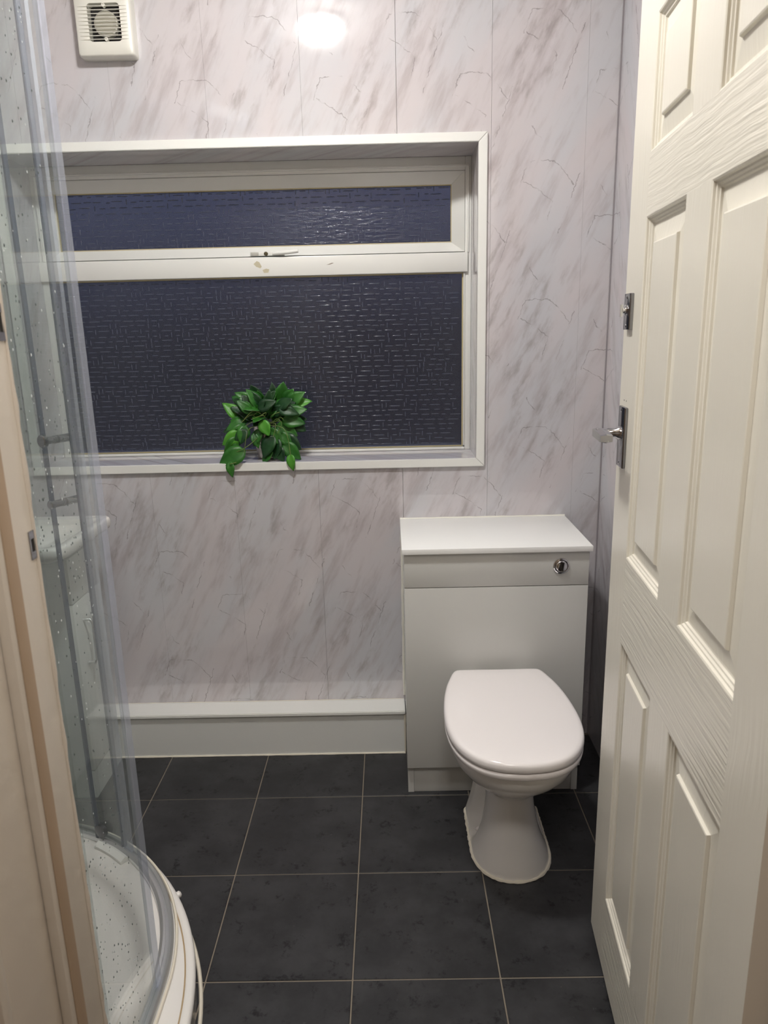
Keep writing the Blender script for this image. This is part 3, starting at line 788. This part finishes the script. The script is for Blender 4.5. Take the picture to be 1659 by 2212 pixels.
def rr2(x0, x1, y0, y1, rs, z, n=6):
    pts = []
    for (sx, sy, a0, r) in ((1, 1, 0, rs[0]), (0, 1, 90, rs[1]), (0, 0, 180, rs[2]), (1, 0, 270, rs[3])):
        c0 = (x1-r if sx else x0+r, y1-r if sy else y0+r)
        pts += [Vector((c0[0]+r*math.cos(math.radians(a0+90*i/n)), c0[1]+r*math.sin(math.radians(a0+90*i/n)), z)) for i in range(n+1)]
    return pts
rings = []
for z, e, rr in ((.7715, .105, .03), (.785, .070, .04), (.800, .030, .05), (.812, .006, .05), (.820, 0, .05), (.838, 0, .05), (.844, .004, .048), (.8455, .012, .044)):
    rings.append(rr2(BX0, BX1-e*.75, BY0+e*1.0, BY1, (.022, .002, .004, rr), z+.0125))
for z, e, rr in ((.8440, .030, .05), (.830, .040, .06), (.790, .070, .06), (.778, .110, .05)):
    rings.append(rr2(BX0+.06+e*.3, BX1-e, BY0+e, BY1-.02-e*.5, (.05, .05, .05, rr), z+.0125))
link_mesh('bowl', loft_mesh('bowl', rings), M['ceramic'], bs, True, sharp=55)
link_mesh('tap', tube_mesh('tap', [(XL+.05, 2.09, .845), (XL+.05, 2.09, .94), (XL+.07, 2.09, .965), (XL+.13, 2.09, .955), (XL+.145, 2.09, .94)], .012, 12), M['chrome'], bs, True)

# ------------------------------------------------------------------ shower tray
TCX, TCY, TR = -1.120, 1.112, .697
RCX, RCY, RR = -1.044, 1.227, .5450
def arc_path(cx_, cy_, R, y_near, x_far, a0=0, a1=90, n=40):
    P = [(Vector((cx_+R, y_near, 0)), Vector((1, 0, 0)))]
    for i in range(n+1):
        a = math.radians(a0+(a1-a0)*i/n); o = Vector((math.cos(a), math.sin(a), 0))
        P.append((Vector((cx_, cy_, 0))+o*R, o))
    P.append((Vector((x_far, cy_+R, 0)), Vector((0, 1, 0))))
    return P
tray = thing('shower_tray', 'white quadrant shower tray with raised curved rim, in the near left corner', 'shower tray', (-.95, 1.2, 0))
tp_ = arc_path(TCX, TCY, TR, YF+.003, XL+.002)
prof = [(-.004, .0), (-.004, .058), (0, .062), (.001, .070), (-.001, .077), (-.006, .0805), (-.013, .0815), (-.018, .080), (-.0205, .0785), (-.023, .0805), (-.055, .0815), (-.085, .0810), (-.100, .078), (-.108, .066), (-.116, .050), (-.135, .045)]
rings = [[p+o*q[0]+Vector((0, 0, q[1])) for q in prof] for p, o in tp_]
me = loft_mesh('rim', rings, False, False, False)
bm = bmesh.new(); bm.from_mesh(me); bmesh.ops.recalc_face_normals(bm, faces=bm.faces); bm.to_mesh(me); bm.free()
rimo = link_mesh('rim', me, M['ceramic'], tray, True, sharp=60)
inner = [p+o*-.134 for p, o in tp_]
base_ring = [Vector((v.x, v.y, .045)) for v in inner] + [Vector((XL+.002, YF+.003, .045))]
def slab(name, ring, z0, z1, mat, parent):
    return link_mesh(name, loft_mesh(name, [[Vector((v.x, v.y, z0)) for v in ring], [Vector((v.x, v.y, z1)) for v in ring]]), mat, parent)
slab('tray_floor', base_ring, .002, .0448, M['ceramic'], tray)
link_mesh('waste_cover', lathe_mesh('waste_cover', (-1.0, 1.2, .0445), (0, 0, 1), [(0, .056), (.004, .056), (.008, .045), (.009, 0)], 32), M['chrome'], tray, True)
link_mesh('rim_groove', sweep_mesh('rim_groove', tp_, [(-.0222, .0782), (-.0190, .0782), (-.0190, .0800), (-.0222, .0800)]), plain('brown_grime', srgb(168, 146, 112), .6), tray)
P = [p+o*.006+Vector((0, 0, .001)) for p, o in tp_]
link_mesh('sealant_bead', tube_mesh('sealant_bead', P, .0045, 6), M['silicone'], tray, True)
link_mesh('overflow_pip', lathe_mesh('overflow_pip', (TCX+TR*math.cos(math.radians(35)), TCY+TR*math.sin(math.radians(35)), .066), (1, .6, .3), [(-.004, .009), (.008, .008), (.011, .004), (.0112, 0)], 14), M['ceramic'], tray, True)

# ------------------------------------------------------------------ shower enclosure
en = thing('shower_enclosure', 'quadrant shower enclosure of water spotted glass with sliding door, on the white tray', 'shower', (-.75, 1.35, .082))
def rail(z0, z1, name):
    rp = arc_path(RCX, RCY, RR, YF+.003, XL+.002)
    return link_mesh(name, sweep_mesh(name, rp, [(-.026, z0), (.004, z0), (.004, z1), (0, z1+.004), (-.006, z1+.003), (-.007, z1-.004), (-.013, z1-.004), (-.014, z1+.004), (-.019, z1+.005), (-.026, z1)]), M['rail'], en, True, sharp=30)
rail(.0822, .0930, 'bottom_rail')
rail(2.200, 2.240, 'top_rail')
bead_path = arc_path(RCX, RCY, RR+.010, YF+.003, XL+.002)
link_mesh('sealant_bead', tube_mesh('sealant_bead', [p+Vector((0, 0, .0852)) for p, o in bead_path], .0035, 6), M['silicone'], en, True)
GZ_0, GZ_1 = .096, 2.205
def curved_pane(name, path, th, mat, parent, z0=GZ_0, z1=GZ_1):
    a = [p for p, o in path]; b = [p-o*th for p, o in path]
    ring = a+list(reversed(b))
    return link_mesh(name, loft_mesh(name, [[Vector((v.x, v.y, z0)) for v in ring], [Vector((v.x, v.y, z1)) for v in ring]]), mat, parent, True, sharp=50)
def arcseg(a0, a1, R, n=24):
    out = []
    for i in range(n+1):
        a = math.radians(a0+(a1-a0)*i/n); o = Vector((math.cos(a), math.sin(a), 0)); out.append((Vector((RCX, RCY, 0))+o*R, o))
    return out
def straight_near(y0, y1, R): return [(Vector((RCX+R, y, 0)), Vector((1, 0, 0))) for y in (y0, y1)]
def straight_far(x0, x1, R): return [(Vector((x, RCY+R, 0)), Vector((0, 1, 0))) for x in (x0, x1)]
YE = 1.249
near_slide = curved_pane('sliding_pane', straight_near(.80, YE-.025, RR-.008), .005, M['shglass'], en); near_slide['label'] = 'near sliding glass door with pale seal strip'
sealA = curved_pane('seal_strip', straight_near(YE-.025, YE, RR-.0065), .008, M['seal'], near_slide)
near_fix = curved_pane('fixed_pane', straight_near(YF+.02, 1.03, RR-.018), .005, M['shglass'], en)
TH_B = 49.5
far_slide = curved_pane('sliding_pane', arcseg(TH_B+4.2, 92, RR-.008), .005, M['shglass'], en); far_slide['label'] = 'far curved sliding glass door with two chrome knobs'
curved_pane('seal_strip', arcseg(TH_B, TH_B+3.5, RR-.0065, 4), .008, M['seal'], far_slide)
curved_pane('seal_lip', arcseg(TH_B+3.5, TH_B+4.2, RR-.005, 2), .012, M['dseal'], far_slide)
far_fix = curved_pane('fixed_pane', arcseg(64, 90, RR-.020)+straight_far(RCX-.01, XL+.02, RR-.020), .005, M['shglass'], en)
curved_pane('seal_lip', arcseg(63.2, 63.9, RR-.017, 2), .010, M['dseal'], far_fix)
# wall profiles
box('wall_profile', XL+.001, XL+.025, RCY+RR-.03, RCY+RR+.004, .0935, 2.20, M['rail'], en, .002)
box('wall_profile', RCX+RR-.03, RCX+RR+.004, YF+.001, YF+.022, .0935, 2.20, M['rail'], en, .002)
# knobs on the far sliding door (inside cap faces the camera)
def knob(theta, z, rcap):
    a = math.radians(theta); o = Vector((math.cos(a), math.sin(a), 0)); p = Vector((RCX, RCY, z))+o*(RR-.010)
    link_mesh('knob', lathe_mesh('knob', p-o*.003, -o, [(0, .0095), (.004, .0095), (.0045, .0085), (.028, .0085), (.029, rcap), (.037, rcap), (.039, rcap-.002), (.0395, 0)], 28), M['kchrome'], far_slide, True)
    link_mesh('knob', lathe_mesh('knob', p+o*.0025, o, [(0, .0095), (.032, .0095), (.034, .008), (.0342, 0)], 28), M['kchrome'], far_slide, True)
knob(60.2, 1.176, .0150); knob(60.2, 1.026, .0105)
# roller at the foot of the far door
a = math.radians(62); o_ = Vector((math.cos(a), math.sin(a), 0))
link_mesh('roller', lathe_mesh('roller', Vector((RCX, RCY, .118))+o_*(RR-.016), -o_, [(0, .019), (.010, .019), (.013, .014), (.0132, 0)], 24), M['drop'], far_slide, True)
link_mesh('lit_rim_block', sweep_mesh('lit_rim_block', arcseg(49, 62, RR-.030, 8), [(-.018, .0820), (.003, .0820), (.003, .094), (-.004, .098), (-.018, .090)]), M['trimw'], en, True, sharp=30)  # added white block, stands in for the brightly lit stretch of tray rim
# water droplets on the near glass
def droplets(name, pts, out, parent, mat, rs):
    bm = bmesh.new()
    for p in pts:
        r = RP.uniform(*rs); u = Vector((0, 0, 1)); v = out.cross(u)
        q = [bm.verts.new(p+r*(math.cos(t)*v+math.sin(t)*1.5*u)) for t in (0, 1.05, 2.09, 3.14, 4.19, 5.24)]
        c = bm.verts.new(p+out*r*.7)
        for i in range(6): bm.faces.new((q[i], q[(i+1) % 6], c))
        bm.faces.new(list(reversed(q)))
    me = bpy.data.meshes.new(name); bm.to_mesh(me); bm.free()
    link_mesh(name, me, mat, parent, True, kind='stuff')
xg = RCX+RR-.008
def cluster(n):
    pts = []
    while len(pts) < n:
        yy_, zz_ = RP.uniform(.93, 1.17), RP.uniform(.10, 2.0)
        if RP.random() < .35+.65*(math.sin(zz_*7+yy_*11) > .1): pts.append(Vector((xg+.0001, yy_, zz_)))
    return pts
droplets('droplets', cluster(620), Vector((1, 0, 0)), near_slide, M['droplet_dark'], (.0008, .0018))
droplets('droplets', cluster(260), Vector((1, 0, 0)), near_slide, M['droplet'], (.0008, .0018))

# ------------------------------------------------------------------ door leaf
ANG = .085
DA = Vector((.455, 1.45, 0))
dd = Vector((-math.sin(ANG), -math.cos(ANG), 0)); dn = Vector((-math.cos(ANG), math.sin(ANG), 0))   # towards hinge; out of the visible face
DM = Matrix((dd, Vector((0, 0, 1)), dn)).transposed().to_4x4(); DM.translation = DA   # local (u, z, out)
U0, U1, DZ0, DZ1 = -.008, .782, .022, 2.000
door = sroot('door_1', tuple(DA+dd*.78), 'white six panel door standing open on the right')
PU = [(.115, .337), (.442, .667)]; PZ_ = [(.198, .799), (.973, 1.584), (1.685, 1.892)]
def dbox(name, u0, u1, z0, z1, o0, o1, mat, parent, bev=0):
    return box(name, u0, u1, z0, z1, o0, o1, mat, parent, bev, tf=DM)
TH = .036
for u0, u1 in ((U0, PU[0][0]), (PU[1][1], U1)): dbox('stile', u0, u1, DZ0, DZ1, -TH, 0, M['doorV'], door)
zs = [DZ0] + [z for pz in PZ_ for z in pz] + [DZ1]
for a, b in zip(zs[::2], zs[1::2]): dbox('rail', PU[0][0], PU[1][1], a, b, -TH, 0, M['doorH'], door)
for z0, z1 in PZ_: dbox('muntin', PU[0][1], PU[1][0], z0, z1, -TH, 0, M['doorV'], door)
MOULD = [(0, 0), (.0025, -.0012), (.0040, -.0045), (.0065, -.0052), (.0085, -.0078), (.0110, -.0085), (.0125, -.0115), (.0150, -.0120), (.0440, -.0075), (.0455, -.0030), (.0475, -.0022)]
for u0, u1 in PU:
    for z0, z1 in PZ_:
        rings = [[Vector((u0+d, z0+d, o)), Vector((u1-d, z0+d, o)), Vector((u1-d, z1-d, o)), Vector((u0+d, z1-d, o))] for d, o in MOULD]
        rings = [[Vector((u0, z0, -TH)), Vector((u1, z0, -TH)), Vector((u1, z1, -TH)), Vector((u0, z1, -TH))]] + rings
        me = loft_mesh('panel', rings); me.transform(DM)
        link_mesh('panel', me, M['doorV'], door)
# lever handle on a backplate
HU, HZ = .0435, 1.1960
bpz = dbox('handle_plate', HU-.0235, HU+.0235, 1.137, 1.254, 0, .0075, M['dchrome'], door, .0022)
def dl(name, me, mat, parent, smooth=True): me.transform(DM); return link_mesh(name, me, mat, parent, smooth)
dl('lever', lathe_mesh('lever', (HU, 1.2035, .007), (0, 0, 1), [(0, .0135), (.006, .0130), (.010, .0095), (.030, .0088), (.046, .0105)], 20), M['mchrome'], bpz)
lv = [[Vector((u, 1.2035+dz+zz, oo)) for dz, oo in ((-.0085*k, .036), (.0085*k, .036), (.0105*k, .047), (.0085*k, .058), (-.0085*k, .058), (-.0105*k, .047))] for u, k, zz in ((HU-.012, .7, 0), (HU-.009, .85, 0), (HU+.03, .85, 0), (HU+.066, .8, -.001), (HU+.071, .62, -.001))]
dl('lever_grip', loft_mesh('lever_grip', lv), M['mchrome'], bpz, False)
for z in (1.144, 1.247): dl('screw', lathe_mesh('screw', (HU, z, .007), (0, 0, 1), [(0, .004), (.001, .004), (.0016, .002), (.0017, 0)], 12), M['chrome'], bpz)
# privacy bolt plate with thumb turn
lp = dbox('bolt_plate', .0195, .0620, 1.3965, 1.4615, 0, .0080, M['dchrome'], door, .0012)
dl('thumb_turn', lathe_mesh('thumb_turn', (.040, 1.432, .0075), (0, 0, 1), [(0, .010), (.003, .010), (.004, .006), (.008, .006)], 16), M['chrome'], lp)
lv = [[Vector((.040+a, 1.432+b, o)) for a, b in ((-.003, -.012), (.003, -.012), (.004, .010), (-.004, .010))] for o in (.0150, .0195)]
dl('thumb_turn', loft_mesh('thumb_turn', lv), M['chrome'], lp, False)
for z in (1.4035, 1.4545): dl('screw', lathe_mesh('screw', (.040, z, .0075), (0, 0, 1), [(0, .0036), (.001, .0036), (.0016, 0)], 12), M['chrome'], lp)
for u in (.029, .047): dl('screw_hole', lathe_mesh('screw_hole', (u, 1.2645, -.002), (0, 0, 1), [(0, .0016), (.0023, .0016)], 8), M['darkhole'], door)

# ------------------------------------------------------------------ door lining
jl = sroot('trim_2', (DX0, YF-.05, 0), 'cream painted door lining on the left with latch strike plates')
box('lining_board', DX0-.028, DX0, YF-.16, YF+.006, 0, DZ, M['cream'], jl, .002)
box('door_stop', DX0+.0002, DX0+.0120, YF-.085, YF-.055, 0, DZ-.001, M['cream'], jl, .003)
box('stop_shade_strip', DX0+.0121, DX0+.0135, YF-.077, YF-.058, 0, DZ-.002, plain('tan_stop_shade', srgb(172, 150, 126), .7), jl, .0005)  # added tan strip: shading along the stop edge put into colour
box('architrave', DX0-.095, DX0+.002, YF-.176, YF-.1602, 0, DZ+.06, M['cream'], jl, .005)
bead('paint_ridge', [(DX0+.0005, YF+.0045, 0), (DX0+.0005, YF+.0045, DZ)], .0022, jl, 'cream', .4, 6)
def strike(z0, z1, parent):
    s_ = boxes('strike_plate', [(DX0-.001, DX0+.0012, YF-.007, YF+.0065, z0, z0+.008), (DX0-.001, DX0+.0012, YF-.007, YF+.0065, z1-.008, z1), (DX0-.001, DX0+.0012, YF-.007, YF-.005, z0+.008, z1-.008), (DX0-.001, DX0+.0012, YF+.003, YF+.0065, z0+.008, z1-.008),
                                (DX0-.0225, DX0+.001, YF+.0062, YF+.0078, z0+.004, z1-.004)], M['dchrome'], parent)
    box('latch_hole', DX0-.0005, DX0+.0004, YF-.005, YF+.003, z0+.008, z1-.008, M['darkhole'], s_)
strike(1.194, 1.223, jl); strike(1.407, 1.441, jl)
jr = sroot('trim_4', (DX1, YF-.05, 0), 'tan door lining on the hinge side, at the right edge')
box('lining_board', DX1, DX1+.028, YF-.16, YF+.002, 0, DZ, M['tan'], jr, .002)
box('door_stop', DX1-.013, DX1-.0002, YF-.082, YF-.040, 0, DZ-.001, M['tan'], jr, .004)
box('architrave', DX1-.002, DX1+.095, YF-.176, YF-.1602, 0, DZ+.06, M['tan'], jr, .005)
jh = struct(box('trim_5', DX0, DX1, YF-.16, YF+.002, DZ, DZ+.028, M['cream']), 'head of the door lining above the doorway')
